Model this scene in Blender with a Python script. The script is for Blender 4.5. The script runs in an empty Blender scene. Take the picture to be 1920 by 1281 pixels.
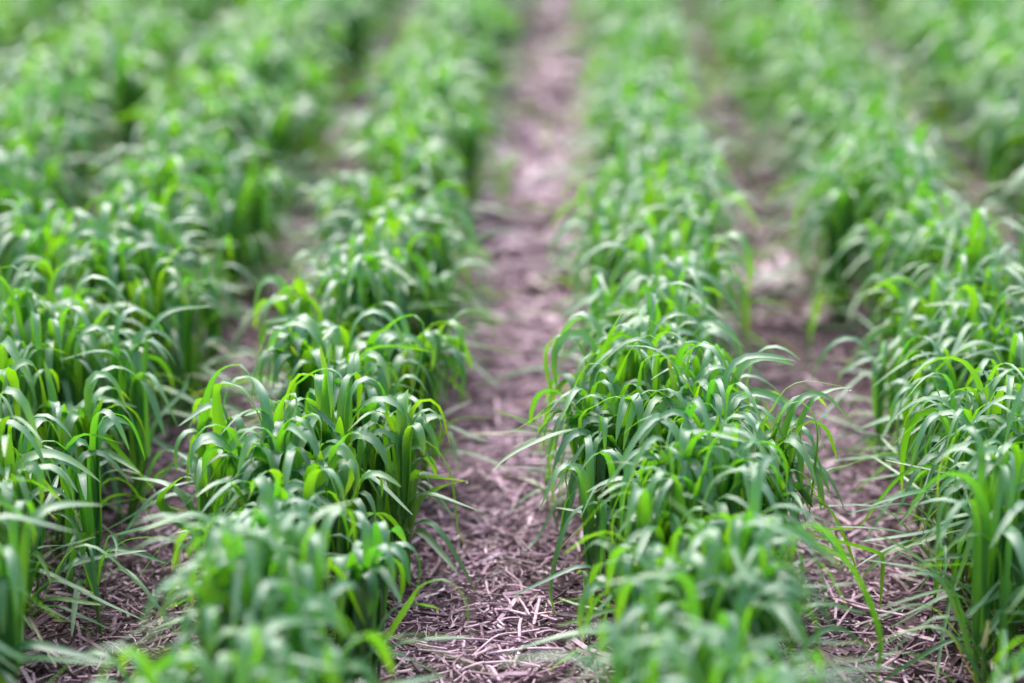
import bpy, math
import numpy as np
from mathutils import Vector, Matrix

rng = np.random.default_rng(11)
C = bpy.context.scene.collection
SC = bpy.context.scene

# ------------------------------------------------------------------ camera
FPX, CX, CY = 3733.0, 960.0, 640.5           # focal length and centre in photo pixels
CAM_H = 0.508
PITCH = math.atan(1297.0 / FPX)
YAW = math.atan(145.0 * math.cos(PITCH) / FPX)
cam_d = bpy.data.cameras.new('camera')
cam = bpy.data.objects.new('camera', cam_d)
C.objects.link(cam)
cam.location = (0, 0, CAM_H)
cam.rotation_euler = (math.pi / 2 - PITCH, 0, YAW)
cam_d.sensor_fit = 'HORIZONTAL'
cam_d.sensor_width = 36.0
cam_d.lens = FPX / 1920.0 * 36.0
cam_d.clip_start = 0.02
cam_d.clip_end = 500.0
SC.camera = cam
_R = np.array(cam.rotation_euler.to_matrix())
_P = np.array((0.0, 0.0, CAM_H))


def ray(px, py):
    return _R @ np.array(((px - CX) / FPX, -(py - CY) / FPX, -1.0))


def at_height(px, py, z):
    d = ray(px, py)
    return _P + d * ((z - CAM_H) / d[2])


def at_dist(px, py, Y):
    d = ray(px, py)
    return _P + d * (Y / d[1])


def project(p):
    q = (np.asarray(p) - _P) @ _R
    z = -q[..., 2]
    return CX + FPX * q[..., 0] / z, CY - FPX * q[..., 1] / z, z


# ------------------------------------------------------------------ helpers
def tag(o, label=None, cat=None, group=None, kind=None):
    if label: o['label'] = label
    if cat: o['category'] = cat
    if group: o['group'] = group
    if kind: o['kind'] = kind
    return o


def mesh_np(name, V, F, hue=None, uv=None, mat=None, smooth=True):
    me = bpy.data.meshes.new(name)
    V = np.ascontiguousarray(V, dtype=np.float32)
    F = np.ascontiguousarray(F, dtype=np.int32)
    k = F.shape[1]
    me.vertices.add(len(V)); me.vertices.foreach_set('co', V.ravel())
    me.loops.add(F.size); me.loops.foreach_set('vertex_index', F.ravel())
    me.polygons.add(len(F))
    me.polygons.foreach_set('loop_start', np.arange(0, F.size, k, dtype=np.int32))
    me.polygons.foreach_set('use_smooth', np.full(len(F), smooth, dtype=bool))
    if uv is not None:
        u = me.uv_layers.new(name='UVMap')
        u.data.foreach_set('uv', np.ascontiguousarray(uv[F.ravel()], dtype=np.float32).ravel())
    if hue is not None:
        a = me.attributes.new('hue', 'FLOAT', 'POINT')
        a.data.foreach_set('value', np.ascontiguousarray(hue, dtype=np.float32))
    me.update(calc_edges=True)
    if mat: me.materials.append(mat)
    return me


def obj(name, me, parent=None):
    o = bpy.data.objects.new(name, me)
    C.objects.link(o)
    if parent is not None: o.parent = parent
    return o


def empty(name, loc):
    o = bpy.data.objects.new(name, None)
    o.empty_display_size = 0.01
    o.location = loc
    C.objects.link(o)
    return o


# ------------------------------------------------------------------ materials
def new_mat(name):
    m = bpy.data.materials.new(name); m.use_nodes = True
    nt = m.node_tree; nt.nodes.clear()
    return m, nt, nt.nodes.new


def ramp(nt, stops, fac):
    n = nt.nodes.new('ShaderNodeValToRGB')
    e = n.color_ramp.elements
    while len(e) > 1: e.remove(e[0])
    e[0].position = stops[0][0]; e[0].color = (*stops[0][1], 1)
    for p, c in stops[1:]:
        x = e.new(p); x.color = (*c, 1)
    nt.links.new(fac, n.inputs[0])
    return n.outputs[0]


def mathn(nt, op, a, b=None, clamp=False):
    n = nt.nodes.new('ShaderNodeMath'); n.operation = op; n.use_clamp = clamp
    for i, v in enumerate((a, b)):
        if v is None: continue
        if isinstance(v, (int, float)): n.inputs[i].default_value = v
        else: nt.links.new(v, n.inputs[i])
    return n.outputs[0]


def mixc(nt, fac, a, b, mode='MIX'):
    n = nt.nodes.new('ShaderNodeMix'); n.data_type = 'RGBA'; n.blend_type = mode
    for s, v in ((0, fac), (6, a), (7, b)):
        if isinstance(v, (int, float)): n.inputs[s].default_value = v
        elif isinstance(v, tuple): n.inputs[s].default_value = (*v, 1)
        else: nt.links.new(v, n.inputs[s])
    return n.outputs[2]


def leaf_material():
    m, nt, N = new_mat('leaf_blade')
    L = nt.links.new
    hue = N('ShaderNodeAttribute'); hue.attribute_name = 'hue'
    uvn = N('ShaderNodeUVMap'); uvn.uv_map = 'UVMap'
    sep = N('ShaderNodeSeparateXYZ'); L(uvn.outputs[0], sep.inputs[0])
    h = hue.outputs['Fac']
    # patchy tone along the blade
    geo = N('ShaderNodeNewGeometry')
    nz = N('ShaderNodeTexNoise'); nz.inputs['Scale'].default_value = 45; nz.inputs['Detail'].default_value = 3
    L(geo.outputs['Position'], nz.inputs['Vector'])
    tipy = mathn(nt, 'MULTIPLY', mathn(nt, 'SUBTRACT', sep.outputs[1], 0.84, True), 3.2)
    h2 = mathn(nt, 'ADD', mathn(nt, 'ADD', h, tipy), mathn(nt, 'MULTIPLY', mathn(nt, 'SUBTRACT', nz.outputs[0], 0.5), 0.5))
    hf = mathn(nt, 'MULTIPLY', h2, 0.5, True)
    top = ramp(nt, [(0.0, (0.014, 0.160, 0.048)), (0.25, (0.036, 0.230, 0.032)), (0.5, (0.130, 0.330, 0.006)),
                    (0.72, (0.36, 0.34, 0.035)), (0.9, (0.42, 0.27, 0.16))], hf)
    trn = ramp(nt, [(0.0, (0.09, 0.42, 0.014)), (0.25, (0.20, 0.52, 0.004)), (0.5, (0.32, 0.60, 0.003)),
                    (0.72, (0.60, 0.50, 0.02)), (0.9, (0.40, 0.25, 0.12))], hf)
    # parallel veins and midrib
    comb = N('ShaderNodeCombineXYZ')
    L(mathn(nt, 'MULTIPLY', sep.outputs[0], 24.0), comb.inputs[0])
    L(mathn(nt, 'MULTIPLY', sep.outputs[1], 1.6), comb.inputs[1])
    L(mathn(nt, 'MULTIPLY', h, 37.0), comb.inputs[2])
    vn = N('ShaderNodeTexNoise'); vn.inputs['Scale'].default_value = 1.0; vn.inputs['Detail'].default_value = 2
    L(comb.outputs[0], vn.inputs['Vector'])
    vein = vn.outputs[0]
    mid = mathn(nt, 'SUBTRACT', 1.0, mathn(nt, 'MULTIPLY', mathn(nt, 'ABSOLUTE', mathn(nt, 'SUBTRACT', sep.outputs[0], 0.5)), 18.0), True)
    edge = mathn(nt, 'MULTIPLY', mathn(nt, 'SUBTRACT', mathn(nt, 'ABSOLUTE', mathn(nt, 'SUBTRACT', sep.outputs[0], 0.5)), 0.44, True), 12.0, True)
    dark = mixc(nt, mathn(nt, 'MULTIPLY', vein, 0.75, True), top, (0.02, 0.09, 0.018))
    top2 = mixc(nt, mathn(nt, 'MULTIPLY', mathn(nt, 'ADD', mid, edge), 0.28, True), dark, (0.26, 0.42, 0.12))
    trn2 = mixc(nt, mathn(nt, 'MULTIPLY', mid, 0.35), mixc(nt, mathn(nt, 'MULTIPLY', vein, 0.45, True), trn, (0.06, 0.26, 0.004)), (0.30, 0.5, 0.05))
    # waxy bloom on the upper side only, with pale sky sheen painted into its colour
    bloom_sheen = mixc(nt, mathn(nt, 'SUBTRACT', 1.0, geo.outputs['Backfacing']), top2, mixc(nt, 0.20, top2, (0.24, 0.42, 0.38)))
    bump = N('ShaderNodeBump'); bump.inputs['Strength'].default_value = 0.25; bump.inputs['Distance'].default_value = 0.0006
    L(mathn(nt, 'ADD', vein, mathn(nt, 'MULTIPLY', mid, -0.8)), bump.inputs['Height'])
    p = N('ShaderNodeBsdfPrincipled')
    L(bloom_sheen, p.inputs['Base Color']); L(bump.outputs[0], p.inputs['Normal'])
    rg = mathn(nt, 'ADD', 0.40, mathn(nt, 'MULTIPLY', nz.outputs[0], 0.14)); L(rg, p.inputs['Roughness'])
    p.inputs['IOR'].default_value = 1.5
    p.inputs['Specular IOR Level'].default_value = 0.7
    p.inputs['Coat Weight'].default_value = 1.0; p.inputs['Coat Roughness'].default_value = 0.37; p.inputs['Coat IOR'].default_value = 1.55
    t = N('ShaderNodeBsdfTranslucent'); L(trn2, t.inputs['Color'])
    mx = N('ShaderNodeMixShader'); mx.inputs[0].default_value = 0.44
    L(p.outputs[0], mx.inputs[1]); L(t.outputs[0], mx.inputs[2])
    o = N('ShaderNodeOutputMaterial'); L(mx.outputs[0], o.inputs[0])
    return m


def stem_material():
    m, nt, N = new_mat('stem_sheath')
    L = nt.links.new
    geo = N('ShaderNodeNewGeometry')
    nz = N('ShaderNodeTexNoise'); nz.inputs['Scale'].default_value = 60
    L(geo.outputs['Position'], nz.inputs['Vector'])
    c = ramp(nt, [(0.3, (0.05, 0.15, 0.035)), (0.7, (0.13, 0.26, 0.05))], nz.outputs[0])
    p = N('ShaderNodeBsdfPrincipled'); L(c, p.inputs['Base Color'])
    p.inputs['Roughness'].default_value = 0.45
    p.inputs['Subsurface Weight'].default_value = 0.0
    o = N('ShaderNodeOutputMaterial'); L(p.outputs[0], o.inputs[0])
    return m


def straw_material():
    m, nt, N = new_mat('straw')
    L = nt.links.new
    hue = N('ShaderNodeAttribute'); hue.attribute_name = 'hue'
    geo = N('ShaderNodeNewGeometry')
    nz = N('ShaderNodeTexNoise'); nz.inputs['Scale'].default_value = 260; nz.inputs['Detail'].default_value = 4
    L(geo.outputs['Position'], nz.inputs['Vector'])
    f = mathn(nt, 'ADD', hue.outputs['Fac'], mathn(nt, 'MULTIPLY', mathn(nt, 'SUBTRACT', nz.outputs[0], 0.5), 0.7), True)
    c = ramp(nt, [(0.0, (0.030, 0.013, 0.020)), (0.3, (0.125, 0.065, 0.085)), (0.55, (0.34, 0.206, 0.278)),
                  (0.8, (0.54, 0.380, 0.490)), (0.94, (0.68, 0.54, 0.65)), (1.0, (0.60, 0.45, 0.32))], f)
    p = N('ShaderNodeBsdfPrincipled'); L(c, p.inputs['Base Color'])
    p.inputs['Roughness'].default_value = 0.5
    b = N('ShaderNodeBump'); b.inputs['Strength'].default_value = 0.4; b.inputs['Distance'].default_value = 0.0005
    L(nz.outputs[0], b.inputs['Height']); L(b.outputs[0], p.inputs['Normal'])
    o = N('ShaderNodeOutputMaterial'); L(p.outputs[0], o.inputs[0])
    return m


def soil_material():
    m, nt, N = new_mat('soil')
    L = nt.links.new
    geo = N('ShaderNodeNewGeometry')
    def noise(s, d=5):
        n = N('ShaderNodeTexNoise'); n.inputs['Scale'].default_value = s; n.inputs['Detail'].default_value = d
        L(geo.outputs['Position'], n.inputs['Vector']); return n.outputs[0]
    a, b_, c_ = noise(14), noise(90), noise(420)
    base = ramp(nt, [(0.34, (0.022, 0.012, 0.014)), (0.52, (0.075, 0.043, 0.052)), (0.70, (0.22, 0.14, 0.17))],
                mathn(nt, 'ADD', mathn(nt, 'MULTIPLY', a, 0.55), mathn(nt, 'MULTIPLY', b_, 0.45)))
    col = mixc(nt, mathn(nt, 'MULTIPLY', c_, 0.5), base, (0.05, 0.03, 0.035))
    p = N('ShaderNodeBsdfPrincipled'); L(col, p.inputs['Base Color']); p.inputs['Roughness'].default_value = 0.8
    bp = N('ShaderNodeBump'); bp.inputs['Strength'].default_value = 0.8; bp.inputs['Distance'].default_value = 0.003
    L(mathn(nt, 'ADD', b_, mathn(nt, 'MULTIPLY', c_, 0.4)), bp.inputs['Height']); L(bp.outputs[0], p.inputs['Normal'])
    o = N('ShaderNodeOutputMaterial'); L(p.outputs[0], o.inputs[0])
    return m


def drop_material():
    m, nt, N = new_mat('water_drop')
    p = N('ShaderNodeBsdfPrincipled')
    p.inputs['Base Color'].default_value = (1, 1, 1, 1); p.inputs['Roughness'].default_value = 0.02
    p.inputs['Transmission Weight'].default_value = 1.0; p.inputs['IOR'].default_value = 1.33
    o = N('ShaderNodeOutputMaterial'); nt.links.new(p.outputs[0], o.inputs[0])
    return m


M_LEAF, M_STEM, M_STRAW, M_SOIL, M_DROP = leaf_material(), stem_material(), straw_material(), soil_material(), drop_material()

# ------------------------------------------------------------------ ground
S = 0.19
ROWS = {-6: -5.73, -5: -4.73, -4: -3.73, -3: -2.66, -2: -1.73, -1: -0.77, 0: 0.305, 1: 1.32, 2: 2.25, 3: 3.25, 4: 4.25}
ROWX = {k: v * S for k, v in ROWS.items()}
_ph = rng.uniform(0, 6.28, (14, 2)); _fr = rng.normal(0, 1, (14, 2))


def fbm2(x, y, scale):
    v = 0.0
    for k in range(14):
        s = scale * (1 + k * 0.55)
        v = v + np.sin(_fr[k, 0] * s * x + _fr[k, 1] * s * y + _ph[k, 0]) / (1 + 0.45 * k)
    return v / 4.0


def ground_z(x, y):
    near = np.exp(-np.maximum(0, np.hypot(x, y - 1.6) - 3.0) / 2.0)
    return (0.0050 * fbm2(x, y, 9.0) + 0.0034 * fbm2(x + 3.1, y - 1.7, 34.0)) * near


def axis(lo, hi, step, far):
    a = list(np.arange(lo, hi, step)); g = step; x = a[-1]
    while x < far: g *= 1.35; x += g; a.append(x)
    g = step; x = lo; pre = []
    while x > -far: g *= 1.35; x -= g; pre.append(x)
    return np.array(pre[::-1] + a)


gx, gy = axis(-1.3, 1.1, 0.011, 160.0), axis(0.3, 3.6, 0.012, 160.0)
X, Y = np.meshgrid(gx, gy)
Vg = np.stack([X, Y, ground_z(X, Y)], -1).reshape(-1, 3)
nx, ny = len(gx), len(gy)
ii = (np.arange(ny - 1)[:, None] * nx + np.arange(nx - 1)[None, :]).ravel()
Fg = np.stack([ii, ii + 1, ii + nx + 1, ii + nx], -1)
tag(obj('ground', mesh_np('ground', Vg, Fg, mat=M_SOIL)), 'dark crumbly soil between and under the crop rows', None, None, 'structure')

# ------------------------------------------------------------------ leaves
def leaf_batch(P, n, cols):
    """P: dict of per-leaf arrays; returns verts (N, n+1, cols, 3)"""
    N = len(P['L'])
    t = np.linspace(0, 1, n + 1)[None, :]
    c = lambda k: P[k][:, None]
    sg = 1 / (1 + np.exp(-(t - c('s0')) / c('sw')))
    sg0 = 1 / (1 + np.exp(c('s0') / c('sw')))
    phi = c('phi') + c('B') * (sg - sg0) + 0.10 * np.sin(7 * t + c('wob')) * t
    az = c('az') + c('da') * t ** 1.5
    tx, ty, tz = np.sin(phi) * np.cos(az), np.sin(phi) * np.sin(az), np.cos(phi)
    T = np.stack([tx, ty, tz], -1)
    seg = T * (P['L'][:, None, None] / n)
    pos = np.concatenate([np.zeros((N, 1, 3)), np.cumsum(0.5 * (seg[:, 1:] + seg[:, :-1]), 1)], 1) + P['p'][:, None, :]
    Nn = np.stack([-np.cos(phi) * np.cos(az), -np.cos(phi) * np.sin(az), np.sin(phi)], -1)
    Bn = np.stack([-np.sin(az), np.cos(az), np.zeros_like(az)], -1)
    return sweep(pos, Bn, Nn, c('tw') * t + c('tw0') + 0.15 * np.sin(5 * t + c('wob')), P['W'], t, cols, P['tp'])


def sweep(pos, Bn, Nn, psi, W, t, cols, tp):
    cp, sp = np.cos(psi)[..., None], np.sin(psi)[..., None]
    B2, N2 = Bn * cp + Nn * sp, Nn * cp - Bn * sp
    w = W[:, None] * (0.52 + 0.48 * np.clip(t / 0.35, 0, 1) ** 0.8) * np.clip(1 - t ** tp[:, None], 0, 1) ** 0.75 * 0.5 + 0.00025
    u = np.linspace(-1, 1, cols)
    V = pos[:, :, None, :] + B2[:, :, None, :] * (u[None, None, :, None] * w[:, :, None, None]) \
        + N2[:, :, None, :] * ((np.abs(u) ** 1.4)[None, None, :, None] * 0.34 * w[:, :, None, None] * (1 - 0.5 * t[..., None, None]))
    gz = ground_z(V[..., 0], V[..., 1]) + 0.003
    d = V[..., 2] - gz
    V[..., 2] = gz + np.where(d > 0.012, d, 0.012 * np.exp((np.minimum(d, 0.012) - 0.012) / 0.012))
    return V


def grid_faces(n, cols):
    i, j = np.meshgrid(np.arange(n), np.arange(cols - 1), indexing='ij')
    a = (i * cols + j).ravel()
    return np.stack([a, a + cols, a + cols + 1, a + 1], -1)


def grid_uv(n, cols):
    t, u = np.meshgrid(np.linspace(0, 1, n + 1), np.linspace(0, 1, cols), indexing='ij')
    return np.stack([u, t], -1).reshape(-1, 2)


# style of each row: leaf width, length, height, droop
def row_style(r):
    if r <= -3: return dict(W=(0.0050, 0.0080), L=(0.096, 0.130), hz=1.16, spread=0.031, B=(2.2, 3.2))
    if r == -2: return dict(W=(0.0050, 0.0080), L=(0.096, 0.130), hz=1.10, spread=0.026, B=(2.2, 3.2))
    if r == -1: return dict(W=(0.0054, 0.0084), L=(0.092, 0.119), hz=1.04, spread=0.019, B=(2.5, 3.4))
    if r == 0:  return dict(W=(0.0042, 0.0070), L=(0.097, 0.133), hz=1.03, spread=0.0175, B=(2.3, 3.3))
    if r == 1:  return dict(W=(0.0034, 0.0062), L=(0.098, 0.140), hz=1.05, spread=0.026, B=(2.1, 3.2))
    return dict(W=(0.0038, 0.0068), L=(0.098, 0.135), hz=1.18, spread=0.026, B=(2.0, 3.1))


plants = []      # dict(row, x, y, leaves=[params], stems=[...])
for r, rx in ROWX.items():
    st = row_style(r)
    y = 0.42 + rng.uniform(0, 0.01)
    while y < 4.3:
        y += rng.uniform(0.0080, 0.0130) if y < 3.0 else rng.uniform(0.016, 0.03)
        x = rx + (0.022 * (1.5 - y) if r == 1 else 0.0) + np.clip(rng.normal(0, st['spread']), -2 * st['spread'], 2 * st['spread']) + 0.003 * math.sin(y * 9 + r * 2)
        plants.append(dict(row=r, x=x, y=y, side=(x - rx) / st['spread']))


def fill_plant(p, nl=None, small=1.0):
    st = row_style(p['row'])
    q = []
    hN = 1 + 0.025 * math.sin(p['y'] * 13 + p['row'] * 1.7) + 0.02 * math.sin(p['y'] * 31 + p['row'] * 4.1)
    p['tall'] = hh = small * st['hz'] * hN * rng.uniform(0.88, 1.12) * (1 - 0.05 * min(abs(p['side']), 2))
    p['tone'] = tone = np.clip(rng.normal(0.36, 0.13), 0, 0.9)
    gz = float(ground_z(p['x'], p['y']))
    p['gz'] = gz
    ns = 2 if nl else int(rng.integers(3, 5))
    p['stems'] = []
    tot = nl or int(rng.integers(15, 19)) + (2 if abs(p['side']) > 0.7 else 0)
    for k in range(ns):
        a = rng.uniform(0, 6.28)
        bx, by = p['x'] + 0.006 * math.cos(a), p['y'] + 0.006 * math.sin(a)
        lean = np.array((0.08 * p['side'] * rng.uniform(0.3, 1.6) + rng.normal(0, 0.06), rng.normal(0, 0.10)))
        h = hh * rng.uniform(0.036, 0.056)
        p['stems'].append((np.array((bx, by, gz - 0.002)), np.array((bx + lean[0] * h, by + lean[1] * h, gz + h)), rng.uniform(0.0011, 0.0017)))
    for i in range(tot):
        b0, b1, rr = p['stems'][i % ns]
        young = i < ns
        low = not nl and abs(p['side']) > 0.7 and i >= tot - (7 if p['row'] in (1, -2) else 5)
        f = 1.0 if young else rng.uniform(0.12, 0.4) if low else rng.uniform(0.42, 0.98)
        pos = b0 + (b1 - b0) * f
        az = rng.uniform(0, 2 * math.pi)
        if abs(p['side']) > 0.7 and rng.random() < 0.45:
            az = (0.0 if p['side'] > 0 else math.pi) + rng.normal(0, 0.75)
        elif rng.random() < 0.42:
            az = -math.pi / 2 + rng.normal(0, 0.9)
        L = hh * rng.uniform(*st['L']); W = rng.uniform(*st['W']) * (0.75 + 0.25 * small)
        if young:
            phi = rng.uniform(0.02, 0.14); B = rng.uniform(1.6, 3.1) if rng.random() < 0.85 else rng.uniform(0.2, 0.9); s0 = rng.uniform(0.64, 0.80); L *= rng.uniform(0.80, 0.98) * (0.78 if B < 1 else 1); W *= 0.9
        elif low:
            phi = rng.uniform(0.25, 0.85); B = rng.uniform(0.7, 1.9); s0 = rng.uniform(0.35, 0.7); W *= rng.uniform(0.35, 0.6); L *= rng.uniform(0.6, 1.0)
        elif f < 0.52:
            phi = rng.uniform(0.15, 0.6); B = rng.uniform(1.0, 2.2); s0 = rng.uniform(0.4, 0.65); W *= rng.uniform(0.55, 0.8); L *= rng.uniform(0.7, 1.05)
        else:
            phi = rng.uniform(0.01, 0.15); B = rng.uniform(*st['B']); s0 = rng.uniform(0.60, 0.78) if p['row'] >= 0 else rng.uniform(0.64, 0.81)
        hue = np.clip(tone + rng.normal(0, 0.16), 0, 1.0)
        if f < 0.5 and rng.random() < 0.10: hue = rng.uniform(1.1, 1.7); W *= 0.6
        q.append(dict(p=pos, az=az, phi=phi, B=B, s0=s0, sw=rng.uniform(0.035, 0.070), da=rng.normal(0, 0.35), L=L, W=W,
                      tw=rng.normal(0, 0.45), tw0=rng.normal(0, 0.2), wob=rng.uniform(0, 6.28), tp=rng.uniform(2.2, 4.5), hue=hue))
    p['leaves'] = q


for p in plants: fill_plant(p)

# ------------------------------------------------------------------ notable plants: their long or odd leaf is laid as a curve in the world
# (row, height of its top, width mm, hue, turn of the blade, depth drift along the leaf, pixel course from base to tip, label)
NOTABLE = [
 (-1, .128, 10.5, .3, .5, -.02, [(385,860),(388,760),(405,705),(432,686),(458,690),(478,730),(501,790)], 'tall grass plant arching widely at the left edge of the row left of the path'),
 (-1, .130, 10.5, .25, .9, -.03, [(551,752),(566,716),(594,696),(620,693),(638,705),(646,730),(645,770),(639,813)], 'plant whose narrow pale loop of leaf stands before a green upright blade'),
 (-1, .138, 9.0, .55, .15, .0, [(618,800),(616,750),(610,700),(600,648)], 'plant with a stiff pointed upright blade behind the pale loop'),
 (-1, .135, 10.5, .25, .35, -.03, [(695,658),(724,619),(763,592),(792,605),(790,660),(778,710),(768,750)], 'plant whose broad blue-green leaf folds over at the right of the left row'),
 (-1, .085, 5.5, .6, .6, -.01, [(763,831),(803,831),(828,856),(846,899),(858,989),(872,1025)], 'plant trailing a thin leaf down its right side towards the central path'),
 (-1, .070, 5.0, .75, .5, .0, [(736,903),(788,895),(830,897),(874,903)], 'plant holding a thin level leaf out over the central path'),
 (-1, .065, 6.0, .7, .35, .01, [(785,942),(800,928),(820,917),(850,907),(876,901)], 'plant with a light green blade rising sideways to the path'),
 (-1, .075, 9.0, .4, .5, -.01, [(309,953),(322,913),(350,894),(372,913),(397,946)], 'low plant arching at the left foot of the left centre row'),
 (-1, .132, 11.5, .5, .25, -.03, [(408,745),(436,725),(458,734),(480,770),(495,810),(503,850)], 'plant with a very broad light green drooping leaf in the left row'),
 (-1, .130, 11.5, .5, .25, -.03, [(525,800),(528,760),(540,742),(552,742),(556,770),(556,805)], 'plant with a broad blunt leaf hooked forward in the sharp middle of the left row'),
 (-1, .128, 11.0, .55, .3, -.03, [(560,830),(566,790),(580,778),(598,785),(602,815),(600,850)], 'plant with a broad hooked leaf at the front of the sharp left row'),
 (-1, .128, 10.0, .3, .5, -.03, [(625,870),(640,830),(660,812),(680,820),(684,845)], 'plant with a rolled pale hook at the right of the sharp left row'),
 (-1, .105, 9.5, .4, .3, -.01, [(690,890),(715,840),(745,800),(758,765),(762,745)], 'plant leaning right with a smooth blue-green blade over the path edge'),
 (0, .128, 5.6, .45, .55, -.01, [(1440,850),(1455,806),(1467,771),(1486,754),(1505,754),(1524,779),(1532,817),(1526,887),(1517,968)], 'plant on the right edge dangling a long leaf like a walking cane'),
 (0, .135, 5.0, .5, .5, .0, [(1428,821),(1451,764),(1474,729),(1509,715),(1547,719),(1594,728)], 'plant whose slim leaf points level across the right path with a dewdrop tip'),
 (0, .100, 6.0, .55, .35, -.03, [(1180,830),(1130,800),(1085,805),(1035,817),(977,841),(942,864),(923,885)], 'plant reaching one long whip-like leaf leftwards over the central path'),
 (0, .105, 6.5, .5, .35, -.02, [(1190,830),(1166,796),(1131,806),(1100,829),(1062,887),(1035,929)], 'plant drooping a straight leaf steeply left below the long whip leaf'),
 (0, .132, 7.0, .55, .5, .0, [(1062,787),(1072,750),(1085,710),(1108,681),(1131,686),(1154,698)], 'plant at the left edge of the right centre row with a tall rounded arch'),
 (0, .140, 8.0, .85, .15, .0, [(1283,905),(1280,860),(1270,756),(1251,667)], 'plant with one bright yellow-green blade standing upright in the right centre row'),
 (0, .150, 7.0, .45, .4, -.01, [(1133,794),(1150,733),(1177,667),(1204,632),(1228,632),(1247,656)], 'tall plant arching rightward over its neighbours in the right centre row'),
 (0, .155, 7.5, .45, .3, .0, [(1131,725),(1143,640),(1162,594),(1185,582),(1231,609),(1262,629)], 'tall plant at the back of the sharp clump in the right centre row'),
 (0, .122, 6.5, .35, .55, -.01, [(1089,802),(1116,763),(1147,746),(1170,748),(1197,779),(1220,840)], 'plant making a smooth half-circle arch low on the left of the right centre row'),
 (0, .145, 8.0, .35, .3, -.02, [(1200,720),(1216,672),(1247,667),(1270,694),(1297,735),(1310,760)], 'plant with a twisted leaf falling rightward at the heart of the sharp clump'),
 (0, .148, 9.0, .2, .35, -.02, [(1290,700),(1300,655),(1316,642),(1343,652),(1362,694),(1368,756),(1366,800)], 'plant with a broad folded blue-green leaf at the back of the sharp clump'),
 (-2, .120, 8.5, .6, .35, -.02, [(136,704),(164,639),(197,587),(220,590),(239,643),(267,704),(323,737)], 'plant whose tall leaf is sharply kinked like an upside-down V'),
 (-2, .080, 6.0, .6, .35, .0, [(201,728),(253,714),(304,702),(342,718),(384,760)], 'plant with a flat thin leaf stretched right towards the left path'),
 (-2, .115, 6.5, .6, .4, -.02, [(20,815),(33,802),(66,817),(103,877),(126,929),(150,985)], 'plant at the left border with a long leaf falling forward and right'),
 (-2, .095, 7.0, .4, .3, -.02, [(150,780),(173,793),(225,849),(290,919)], 'plant with a straight dark leaf slanting down onto the left path'),
 (1, .125, 7.5, .5, .4, .0, [(1700,760),(1746,707),(1788,667),(1831,646),(1863,657),(1882,690)], 'plant with a long pale sweeping arch on the row at the right border'),
 (1, .110, 4.2, .45, .6, -.01, [(1790,740),(1746,707),(1709,723),(1688,765),(1685,845),(1704,905)], 'plant with a thread-thin leaf looping down the left face of the right border row'),
 (1, .110, 5.5, .5, .6, -.01, [(1835,800),(1820,760),(1798,744),(1765,760),(1746,798),(1744,868)], 'plant with an inverted U leaf on the left face of the right border row'),
 (1, .085, 7.0, .45, .3, -.03, [(1860,850),(1798,868),(1737,919),(1685,985)], 'plant pushing a broad leaf forward and down onto the right path'),
 (1, .105, 6.5, .95, .15, .0, [(1884,950),(1882,870),(1880,788)], 'plant with a bright upright yellow-green blade in the right border row'),
 (1, .050, 6.0, .9, .45, -.01, [(1823,994),(1778,1000),(1726,1016),(1687,1023),(1652,1045),(1613,1089)], 'low plant bridging the right path with an arched leaf yellow at its tip'),
 (0, .060, 5.0, .55, .4, -.01, [(1500,1000),(1529,1007),(1591,1021),(1648,1038),(1655,1055),(1650,1139)], 'plant whose thin leaf snaps downward above the straw of the right path'),
 (0, .070, 5.5, .5, .45, -.02, [(1440,940),(1471,924),(1526,929),(1558,961),(1584,1010),(1610,1081)], 'plant sending a long arched leaf down the right path beside scattered straw'),
 (0, .100, 9.5, .4, .5, -.03, [(1390,1060),(1430,1020),(1500,1010),(1580,1050),(1620,1110),(1650,1200),(1640,1290)], 'blurred front plant with a big hoop leaf at the right of its row'),
 (0, .075, 6.5, .5, .45, -.01, [(1160,985),(1140,952),(1110,945),(1075,965),(1050,1020),(1037,1075),(1033,1115),(1043,1165)], 'plant hanging a curved leaf over the left edge with a hair-thin brown tip'),
 (-1, .065, 6.5, .6, .5, -.01, [(770,1130),(790,1100),(812,1090),(834,1089),(860,1105),(875,1138),(878,1177)], 'blurred front plant hooking a leaf over the right foot of the left row'),
]


def catmull(P, n):
    P = np.asarray(P); m = len(P)
    Q = np.vstack([2 * P[0] - P[1], P, 2 * P[-1] - P[-2]])
    t = np.linspace(0, m - 1 - 1e-6, n * 6 + 1); i = t.astype(int); f = (t - i)[:, None]
    a, b, c, d = Q[i], Q[i + 1], Q[i + 2], Q[i + 3]
    R = 0.5 * (2 * b + (c - a) * f + (2 * a - 5 * b + 4 * c - d) * f ** 2 + (3 * b - a - 3 * c + d) * f ** 3)
    s = np.concatenate([[0], np.cumsum(np.linalg.norm(np.diff(R, axis=0), axis=1))])
    g = np.linspace(0, s[-1], n + 1)
    return np.stack([np.interp(g, s, R[:, k]) for k in range(3)], -1)


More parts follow.
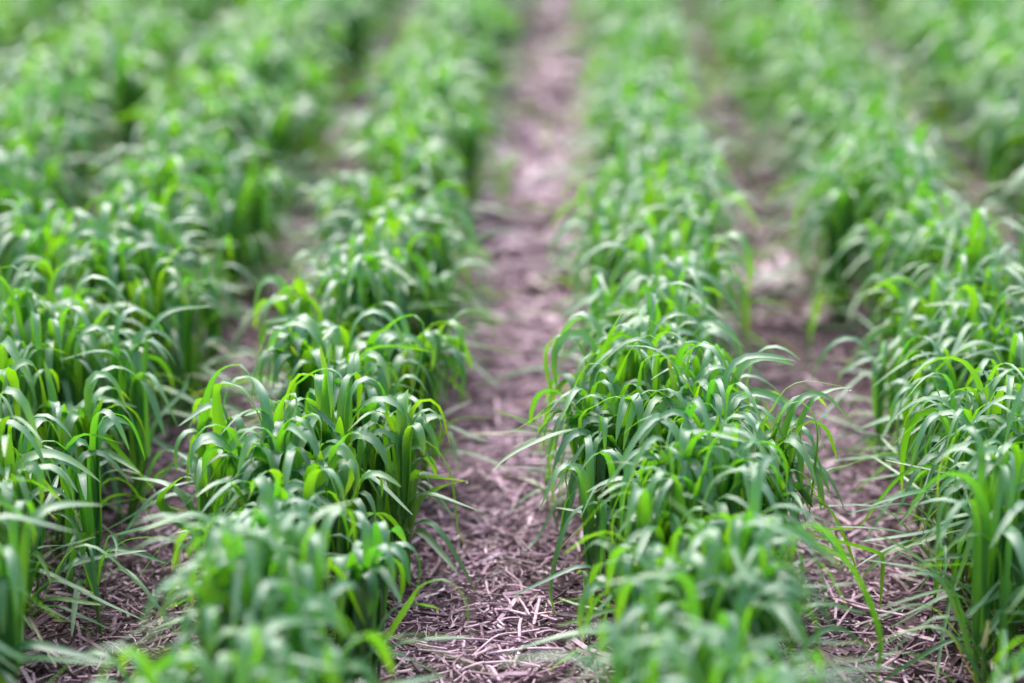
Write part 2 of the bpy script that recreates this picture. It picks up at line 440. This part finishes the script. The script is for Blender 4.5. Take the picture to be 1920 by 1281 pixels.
def curve_leaf(course, top, turn, drift, width, root_xy, n=22, cols=5):
    ys = [q[1] for q in course]
    k = int(np.argmin(ys))
    Y0 = at_height(*course[k], top)[1]
    m = len(course)
    pts = [at_dist(px, py, Y0 + drift * (i / (m - 1) - k / (m - 1))) for i, (px, py) in enumerate(course)]
    if root_xy is None:
        root_xy = (pts[0][0], pts[0][1])
    rz = float(ground_z(*root_xy))
    start = np.array((root_xy[0], root_xy[1], rz + min(0.035, max(0.012, pts[0][2] * 0.45))))
    if pts[0][2] > 0.03: pts = [start] + pts
    pos = catmull(pts, n)
    T = np.gradient(pos, axis=0); T /= np.linalg.norm(T, axis=1)[:, None]
    view = np.array((0.0, 1.0, -0.25)); view /= np.linalg.norm(view)
    Bn = np.cross(view[None, :], T); Bn /= np.linalg.norm(Bn, axis=1)[:, None] + 1e-9   # in the plane of the arc
    Dn = np.cross(T, Bn)                                                               # across it
    # the blade lies across its arc at the bend and shows its face where it hangs
    tt = np.linspace(0, 1, n + 1)
    ap = tt[int(np.argmax(pos[:, 2]))]
    curl = np.exp(-((tt - ap) / 0.24) ** 2) if len(course) > 4 else np.zeros(n + 1)
    a = ((turn + (0.93 - turn) * curl) * math.pi / 2)[:, None]
    B2 = Bn * np.cos(a) + Dn * np.sin(a)
    N2 = np.cross(T, B2)
    flip = 1.0 if (N2[:, 2] * (curl + 0.05)).sum() >= 0 else -1.0
    B2, N2 = B2 * flip, N2 * flip
    t = np.linspace(0, 1, n + 1)[None, :]
    V = sweep(pos[None], B2[None], N2[None], 0.25 * (t - 0.5), np.array([width]), t, cols, np.array([3.0]))
    return V[0].reshape(-1, 3)


special = []
for row, top, wmm, hue, turn, drift, course, label in NOTABLE:
    k = int(np.argmin([c[1] for c in course]))
    a = at_height(*course[k], top)
    b = at_dist(*course[0], a[1])
    x = float(np.clip(b[0], ROWX[row] - 0.045, ROWX[row] + 0.045))
    p = dict(row=row, x=x, y=float(a[1]) - drift * (k / (len(course) - 1)), side=(x - ROWX[row]) / row_style(row)['spread'], label=label)
    fill_plant(p, 10, 0.97)
    p['curve'] = (curve_leaf(course, top, turn, drift, wmm * 0.74 / 1000.0, (p['x'], p['y'])), hue)
    special.append(p)
# thin the random plants that would stand in exactly the same spot
keep = []
for p in plants:
    if any(q['row'] == p['row'] and (q['x'] - p['x']) ** 2 + (q['y'] - p['y']) ** 2 < 0.008 ** 2 for q in special): continue
    keep.append(p)
plants = keep

# stray seedlings on the paths
SEED = [((1062, 1020), .6, 'thin bright seedling at the left foot of the row right of the path'),
        ((1040, 985), .5, 'small pale seedling leaning over the straw left of the right row'),
        ((1760, 1190), .6, 'low wispy seedling lying on brown straw near the right border'),
        ((1110, 1235), .45, 'yellowish seedling tuft in the straw at the front of the central path'),
        ((1425, 905), .5, 'blurred seedling between the right centre row and the right path'),
        ((1010, 330), .7, 'blurred seedling alone far back on the central path'),
        ((950, 455), .6, 'blurred seedling at the left side of the central path'),
        ((1405, 360), .6, 'blurred seedling far back on the narrow right path'),
        ((1500, 700), .6, 'blurred seedling halfway along the right path'),
        ((190, 1200), .5, 'small dull seedling at the bottom of the left path'),
        ]
seedlings = []
for (px, py), sm, lab in SEED:
    g = at_height(px, py, 0.0)
    p = dict(row=1, x=float(g[0]), y=float(g[1]), side=0.0, label=lab)
    fill_plant(p, 4, sm)
    for q in p['leaves']: q['W'] *= 0.5; q['hue'] += 0.3; q['phi'] += 0.2; q['B'] *= 0.7
    p['stems'] = [(a, b, r * 0.5) for a, b, r in p['stems']]
    seedlings.append(p)

# ------------------------------------------------------------------ choose the nearest plants in view as individuals
base = np.array([(p['x'], p['y'], 0.095) for p in plants])
pu, pv, pz = project(base)
inview = (pu > -60) & (pu < 1980) & (pv > -40) & (pv < 1400) & (pz > 0.3)
order = [i for i in np.argsort(pz) if inview[i]]
N_IND = 292 - len(special)
ind = set(order[:N_IND])
single = [plants[i] for i in order[:N_IND]]
mass = [p for i, p in enumerate(plants) if i not in ind]
KEYS = ('az', 'phi', 'B', 's0', 'sw', 'da', 'L', 'W', 'tw', 'tw0', 'wob', 'tp')


def arrays(ls):
    P = {k: np.array([q[k] for q in ls]) for k in KEYS}
    P['p'] = np.array([q['p'] for q in ls])
    return P


def tube(a, b, r0, r1, n=6, cap=False):
    d = b - a; d = d / np.linalg.norm(d)
    u = np.cross(d, (0.3, 0.9, 0.1)); u /= np.linalg.norm(u); v = np.cross(d, u)
    an = np.arange(n) / n * 2 * math.pi
    ring = np.cos(an)[:, None] * u + np.sin(an)[:, None] * v
    V = np.vstack([a + ring * r0, a * 0.5 + b * 0.5 + ring * (r0 * 0.55 + r1 * 0.45), b + ring * r1])
    F = []
    for k in range(2):
        for i in range(n):
            j = (i + 1) % n
            F.append((k * n + i, k * n + j, (k + 1) * n + j, (k + 1) * n + i))
    return V, np.array(F)


# the mass of the crop farther off
ls = [q for p in mass for q in p['leaves']]
mn, mc = 12, 3
Vm = leaf_batch(arrays(ls), mn, mc)
nv = (mn + 1) * mc
F0 = grid_faces(mn, mc)
Fm = (F0[None] + (np.arange(len(ls)) * nv)[:, None, None]).reshape(-1, 4)
Hm = np.repeat([q['hue'] for q in ls], nv)
Um = np.tile(grid_uv(mn, mc), (len(ls), 1))
crop = obj('cereal_crop', mesh_np('cereal_crop', Vm.reshape(-1, 3), Fm, Hm, Um, M_LEAF))
tag(crop, 'dense blurred rows of green cereal grass running away into the distance', 'crop', None, 'stuff')

# individuals
ROWNAME = {-2: 'left border row', -1: 'row left of path', 0: 'row right of path', 1: 'right border row',
           -3: 'outermost left row', 2: 'outermost right row'}
UVN, FN = grid_uv(18, 5), grid_faces(18, 5)
UVC, FC = grid_uv(22, 5), grid_faces(22, 5)
ico = None


def dew(parent, pos, r=0.0009):
    n, m = 8, 5
    th = np.linspace(0, math.pi, m + 2)[1:-1]; an = np.arange(n) / n * 2 * math.pi
    V = [pos + (0, 0, r)] + [pos + r * np.array((math.sin(t) * math.cos(a), math.sin(t) * math.sin(a), math.cos(t))) for t in th for a in an] + [pos - (0, 0, r)]
    F = [(0, 1 + i, 1 + (i + 1) % n) for i in range(n)]
    for k in range(m - 1):
        for i in range(n):
            a, b = 1 + k * n + i, 1 + k * n + (i + 1) % n
            F += [(a, a + n, b), (b, a + n, b + n)]
    e = len(V) - 1
    F += [(e, 1 + (m - 1) * n + (i + 1) % n, 1 + (m - 1) * n + i) for i in range(n)]
    obj('dewdrop', mesh_np('dewdrop', np.array(V), np.array(F), mat=M_DROP), parent)


def build_plant(p, name, label, group, cat='grass plant'):
    o0 = np.array((p['x'], p['y'], p['gz']))
    root = empty(name, o0)
    tag(root, label, cat, group)
    for a, b, r in p['stems']:
        V, F = tube(a - o0, b - o0, r, r * 0.75)
        obj('stem', mesh_np('stem', V, F, mat=M_STEM), root)
    V = leaf_batch(arrays(p['leaves']), 18, 5).reshape(len(p['leaves']), -1, 3) - o0
    for v, q in zip(V, p['leaves']):
        lf = obj('leaf', mesh_np('leaf', v, FN, np.full(len(v), q['hue']), UVN, M_LEAF), root)
        if q['hue'] > 1.05: lf['label'] = 'yellowed old leaf'
    if 'curve' in p:
        v, h = p['curve']; v = v - o0
        lf = obj('leaf', mesh_np('leaf', v, FC, np.full(len(v), h), UVC, M_LEAF), root)
        if 'dewdrop' in p['label'] or rng.random() < 0.4: dew(lf, v[-3] - (0, 0, 0.0006))
    return root


for p in special:
    build_plant(p, 'cereal_plant', p['label'], 'grass plants of the ' + ROWNAME[p['row']])
for p in seedlings:
    build_plant(p, 'seedling', p['label'], 'seedlings on the straw paths', 'seedling')


def describe(p):
    u, v, z = project(np.array((p['x'], p['y'], 0.11)))
    if z < 0.86: band = 'blurred at the front'
    elif z < 0.98: band = 'just before the sharp zone'
    elif z < 1.16: band = 'in the sharp zone'
    elif z < 1.35: band = 'just behind the sharp zone'
    else: band = 'blurred farther back'
    side = 'left edge' if p['side'] < -0.75 else 'right edge' if p['side'] > 0.75 else 'middle'
    h = p['tall']
    size = 'tall' if h > 1.1 else 'short' if h < 0.84 else 'medium'
    tone = 'blue-green' if p['tone'] < 0.33 else 'yellow-green' if p['tone'] > 0.53 else 'green'
    return f"{size} {tone} plant, {side} of {ROWNAME.get(p['row'], 'far row')}, {band}"


cells = {}
for p in single: cells.setdefault(describe(p), []).append(p)
WIDE = {}
for lab, ps in cells.items():
    ps.sort(key=lambda q: q['y'])
    for k, p in enumerate(ps):
        p['label'] = lab
        if len(ps) == 2: p['label'] = ('nearer ' if k == 0 else 'farther ') + lab
        elif len(ps) > 2 and k in (0, len(ps) - 1): p['label'] = ('nearest ' if k == 0 else 'farthest ') + lab
        elif len(ps) == 3: p['label'] = 'central ' + lab
for p in single:
    build_plant(p, 'cereal_plant', p['label'], 'grass plants of the ' + ROWNAME.get(p['row'], 'far row'))

# ------------------------------------------------------------------ chopped straw litter
def litter(cx, cy, ln, wd, th, az, tilt, zz, bend, hue):
    N = len(cx)
    d = np.stack([np.cos(az) * np.cos(tilt), np.sin(az) * np.cos(tilt), np.sin(tilt)], -1)
    s = np.stack([-np.sin(az), np.cos(az), np.zeros(N)], -1)
    roll = rng.normal(0, 0.5, N)
    up = np.cross(d, s)
    s2 = s * np.cos(roll)[:, None] + up * np.sin(roll)[:, None]; u2 = np.cross(d, s2)
    c = np.stack([cx, cy, ground_z(cx, cy) + zz], -1)
    V = np.empty((N, 3, 4, 3))
    for k, t in enumerate((-0.5, 0.0, 0.5)):
        o = c + d * (t * ln)[:, None] + s * (bend * ln * (0.25 - t * t))[:, None] * 2
        for j, (a, b) in enumerate(((-1, -1), (1, -1), (1, 1), (-1, 1))):
            V[:, k, j] = o + s2 * (a * wd / 2)[:, None] + u2 * (b * th / 2)[:, None]
    F = []
    for k in range(2):
        for j in range(4):
            F.append((k * 4 + j, k * 4 + (j + 1) % 4, (k + 1) * 4 + (j + 1) % 4, (k + 1) * 4 + j))
    F += [(3, 2, 1, 0), (8, 9, 10, 11)]
    F = (np.array(F)[None] + (np.arange(N) * 12)[:, None, None]).reshape(-1, 4)
    return V.reshape(-1, 3), F, np.repeat(hue, 12)


def scatter(n, x0, x1, y0, y1, lmin, lmax, wmin, wmax, hmean):
    cx, cy = rng.uniform(x0, x1, n), rng.uniform(y0, y1, n)
    ln = np.exp(rng.uniform(math.log(lmin), math.log(lmax), n))
    wd = rng.uniform(wmin, wmax, n) * np.clip(ln / 0.02, 0.6, 1.3)
    patch = fbm2(cx * 1.0, cy * 1.0, 11.0)
    hue = np.clip(hmean + 0.26 * patch + rng.normal(0, 0.22, n), 0.02, 0.94)
    ok = patch + rng.normal(0, 0.25, n) > -0.42                      # bare dark patches of soil
    a = litter(cx, cy, ln, wd, wd * rng.uniform(0.25, 0.6, n), rng.uniform(0, math.pi, n), rng.normal(0, 0.13, n),
               np.abs(rng.normal(0, 0.0035, n)) + 0.001, rng.normal(0, 0.12, n), hue)
    m = np.repeat(ok, 10)
    return a[0], a[1][m], a[2]


parts = [scatter(80000, -0.62, 0.50, 0.55, 1.55, 0.003, 0.022, 0.0005, 0.0023, 0.42),
         scatter(1500, -0.62, 0.50, 0.55, 1.55, 0.018, 0.055, 0.0006, 0.0024, 0.46),
         scatter(45000, -0.62, 0.50, 0.55, 1.45, 0.0015, 0.007, 0.0006, 0.0022, 0.40),
         scatter(55000, -1.25, 1.05, 1.5, 3.9, 0.007, 0.045, 0.0018, 0.0055, 0.47)]
VV, FF, HH, off = [], [], [], 0
for v, f, h in parts:
    VV.append(v); FF.append(f + off); HH.append(h); off += len(v)
tag(obj('straw_litter', mesh_np('straw_litter', np.vstack(VV), np.vstack(FF), np.concatenate(HH), None, M_STRAW, False)),
    'chopped mauve and brown straw litter covering the soil of the paths', 'straw', None, 'stuff')

# ------------------------------------------------------------------ single straw stalks
def stalk_mesh(P, r, flat, hue, n=8):
    P = catmull(P, 10)
    T = np.gradient(P, axis=0); T /= np.linalg.norm(T, axis=1)[:, None]
    s = np.cross(T, (0, 0, 1.0)); s /= np.linalg.norm(s, axis=1)[:, None] + 1e-9
    u = np.cross(s, T)
    an = np.arange(n) / n * 2 * math.pi
    rr = r * (1 + 0.08 * np.sin(np.arange(len(P)) * 1.7))
    V = P[:, None, :] + s[:, None, :] * (np.cos(an)[None, :, None] * rr[:, None, None]) + u[:, None, :] * (np.sin(an)[None, :, None] * rr[:, None, None] * flat)
    F = []
    for k in range(len(P) - 1):
        for i in range(n):
            j = (i + 1) % n
            F.append((k * n + i, k * n + j, (k + 1) * n + j, (k + 1) * n + i))
    return V.reshape(-1, 3), np.array(F), P, T


def straw(pix, wmm, hue, label, flat=0.45, lift=0.005, node=None):
    P = []
    for i, (px, py) in enumerate(pix):
        g = at_height(px, py, lift)
        g[2] = float(ground_z(g[0], g[1])) + lift + (0.0015 if i % 2 else 0)
        P.append(g)
    o0 = np.array(P[0])
    P = [q - o0 for q in P]
    if len(P) == 2: P = [P[0], (P[0] + P[1]) / 2 + np.array((0.0006, 0.0004, 0.0012)), P[1]]
    V, F, Q, T = stalk_mesh(P, wmm / 2000.0, flat, hue)
    root = empty('straw_stalk', o0)
    tag(root, label, 'straw', 'loose straw stalks on the paths')
    obj('stalk', mesh_np('stalk', V, F, np.full(len(V), hue), None, M_STRAW), root)
    if node is not None:
        k = int(node * (len(Q) - 2))
        V, F = tube(Q[k] - T[k] * 0.0012, Q[k] + T[k] * 0.0012, wmm / 2000 * 1.12, wmm / 2000 * 1.12, 8)
        obj('node', mesh_np('node', V, F, np.full(len(V), max(0.1, hue - 0.45)), None, M_STRAW), root)


STRAWS = [
 ([(1012,1133),(1008,1155),(1001,1184)], 2.2, .90, 'pale flat straw flake pointing at the camera among the front straws', .3, .008, None),
 ([(924,1178),(948,1175),(974,1170)], 2.0, .90, 'short pale straw lying level left of the flat flake', .4, .007, None),
 ([(977,1172),(974,1192),(974,1218)], 2.2, .92, 'pale flat straw pointing at the camera in the middle of the crossed straws', .3, .008, None),
 ([(885,1237),(932,1208),(975,1200),(1012,1197)], 1.7, .90, 'long pale bent stalk crossing the path from lower left', .6, .008, None),
 ([(886,1244),(912,1232),(935,1215)], 1.6, .84, 'short pale stalk tucked under the long pale bent one', .6, .006, None),
 ([(912,1236),(990,1234),(1055,1229)], 2.3, .96, 'long yellowish stalk with a dark node lying level across the path front', .7, .007, .62),
 ([(1003,1201),(1030,1198),(1055,1195)], 1.6, .88, 'short pale straw lying level right of the crossed straws', .5, .006, None),
 ([(1034,1210),(1048,1205),(1062,1199)], 1.2, .90, 'short pale straw tilted up to the right at the path edge', .5, .007, None),
 ([(910,1252),(960,1256),(1012,1261)], 1.8, .99, 'tan yellow stalk lying below the noded stalk', .7, .007, .75),
 ([(912,1256),(922,1264),(932,1275),(936,1290)], 2.2, .93, 'curled pale straw ribbon at the bottom of the central path', .3, .008, None),
 ([(928,1153),(960,1160),(996,1168)], 2.6, .93, 'thick pale yellow stalk end above the crossed straws', .6, .006, None),
 ([(945,1126),(955,1142),(960,1158)], 1.5, .85, 'pinkish straw slanting back left of the flat flake', .4, .007, None),
 ([(970,1128),(980,1146),(993,1166)], 1.8, .87, 'pinkish pale straw slanting beside the flat flake', .4, .008, None),
 ([(960,1206),(985,1216),(1008,1228)], 1.2, .70, 'thin pinkish stalk crossing diagonally under the pale straws', .6, .008, None),
 ([(992,1182),(999,1195),(1006,1209)], 1.4, .66, 'small mauve straw beside the crossed pale straws', .4, .007, None),
 ([(870,1232),(850,1260),(880,1284)], 1.6, .70, 'mauve bent stalk at the left front of the central path', .5, .006, None),
 ([(930,1104),(965,1107),(1005,1116)], 1.8, .55, 'dull brown stalk lying level behind the crossed straws', .6, .006, None),
 ([(960,1272),(985,1268),(1010,1260)], 1.2, .30, 'dark thin twig at the bottom of the central path', .8, .007, None),
 ([(274,845),(312,858),(351,868)], 1.8, .90, 'pale stalk lying across the left path beside the row', .6, .006, None),
 ([(288,800),(330,812),(362,806)], 1.6, .60, 'mauve stalk half hidden on the left path', .6, .006, None),
 ([(150,1205),(200,1190),(262,1183)], 1.8, .45, 'brown stalk lying on the front of the left path', .7, .006, .4),
 ([(1520,1140),(1545,1137),(1570,1131)], 1.8, .80, 'pale tan stalk at the left side of the right path', .6, .006, None),
 ([(1568,1172),(1582,1154),(1597,1135)], 1.8, .88, 'pinkish pale stalk pointing away on the right path', .5, .007, None),
 ([(1545,1086),(1554,1104),(1565,1124)], 1.8, .86, 'pale straw pointing at the camera high on the right path', .4, .006, None),
 ([(1607,1058),(1668,1070),(1726,1092)], 1.6, .55, 'long grey curved stalk across the right path', .7, .006, None),
 ([(1658,1243),(1678,1236),(1691,1214)], 2.0, .35, 'brown hooked stalk at the front of the right path', .6, .006, None),
 ([(1568,1266),(1640,1258),(1706,1256)], 1.4, .70, 'long thin tan stalk along the front of the right path', .7, .007, .5),
 ([(1700,1212),(1735,1206),(1765,1212)], 1.3, .60, 'mauve stalk lying near the right border row', .6, .006, None),
 ([(1620,1150),(1660,1162),(1690,1155)], 1.5, .50, 'dull mauve stalk in the middle of the right path', .6, .006, None),
 ([(900,605),(970,600),(1060,592)], 2.0, .35, 'dark blurred stalk lying across the central path behind the sharp zone', .7, .006, None),
 ([(930,740),(932,765),(934,795)], 2.4, .84, 'blurred pale straw flake pointing at the camera on the central path', .3, .008, None),
 ([(960,700),(1010,690),(1060,694)], 2.0, .80, 'blurred pale stalk lying level on the central path', .6, .006, None),
 ([(900,850),(940,838),(985,846)], 2.0, .78, 'soft pinkish stalk lying level beside the left row', .6, .006, None),
 ([(960,955),(975,925),(990,905)], 1.8, .80, 'soft pale straw slanting back on the central path', .5, .007, None),
 ([(1550,830),(1590,842),(1640,835)], 2.0, .80, 'blurred pale stalk lying level on the right path', .6, .006, None),
]
for a in STRAWS: straw(a[0], a[1] * 0.85, a[2] - 0.24 if a[2] > 0.6 else a[2], a[3], a[4], a[5], a[6])

# ------------------------------------------------------------------ light
EL, ROT = math.radians(57), math.radians(-22)
w = bpy.data.worlds.new('World'); SC.world = w; w.use_nodes = True
nt = w.node_tree
bg = nt.nodes['Background']
sky = nt.nodes.new('ShaderNodeTexSky'); sky.sky_type = 'NISHITA'; sky.sun_disc = False
sky.sun_elevation = EL; sky.sun_rotation = ROT; sky.air_density = 1.0; sky.dust_density = 4.0; sky.ozone_density = 1.0
hs = nt.nodes.new('ShaderNodeHueSaturation'); hs.inputs['Saturation'].default_value = 0.7
nt.links.new(sky.outputs[0], hs.inputs['Color'])
tc = nt.nodes.new('ShaderNodeTexCoord'); sx = nt.nodes.new('ShaderNodeSeparateXYZ')
nt.links.new(tc.outputs['Generated'], sx.inputs[0])
lum = mathn(nt, 'ADD', 0.62, mathn(nt, 'MULTIPLY', mathn(nt, 'MAXIMUM', sx.outputs[2], 0.0), 0.8))   # overcast: brighter overhead than at the horizon
gr = nt.nodes.new('ShaderNodeCombineXYZ')
for k in range(3): nt.links.new(lum, gr.inputs[k])
nt.links.new(mixc(nt, 1.0, hs.outputs[0], gr.outputs[0], 'MULTIPLY'), bg.inputs['Color'])
bg.inputs['Strength'].default_value = 0.15
sd = bpy.data.lights.new('sun', 'SUN'); sd.energy = 2.0; sd.angle = math.radians(70); sd.color = (1.0, 0.94, 0.96)
so = bpy.data.objects.new('sun', sd); C.objects.link(so)
D = Vector((math.sin(ROT) * math.cos(EL), math.cos(ROT) * math.cos(EL), math.sin(EL)))
so.rotation_euler = D.to_track_quat('Z', 'Y').to_euler()
so.location = D * 5

# ------------------------------------------------------------------ lens and view
foc = at_height(1150, 748, 0.125)
cam_d.dof.use_dof = True
cam_d.dof.focus_distance = float(project(foc)[2])
cam_d.dof.aperture_fstop = 3.3
SC.view_settings.view_transform = 'Standard'
SC.view_settings.look = 'None'
SC.view_settings.exposure = 1.33
SC.view_settings.gamma = 1.0
SC.cycles.max_bounces = 10
SC.cycles.transmission_bounces = 8
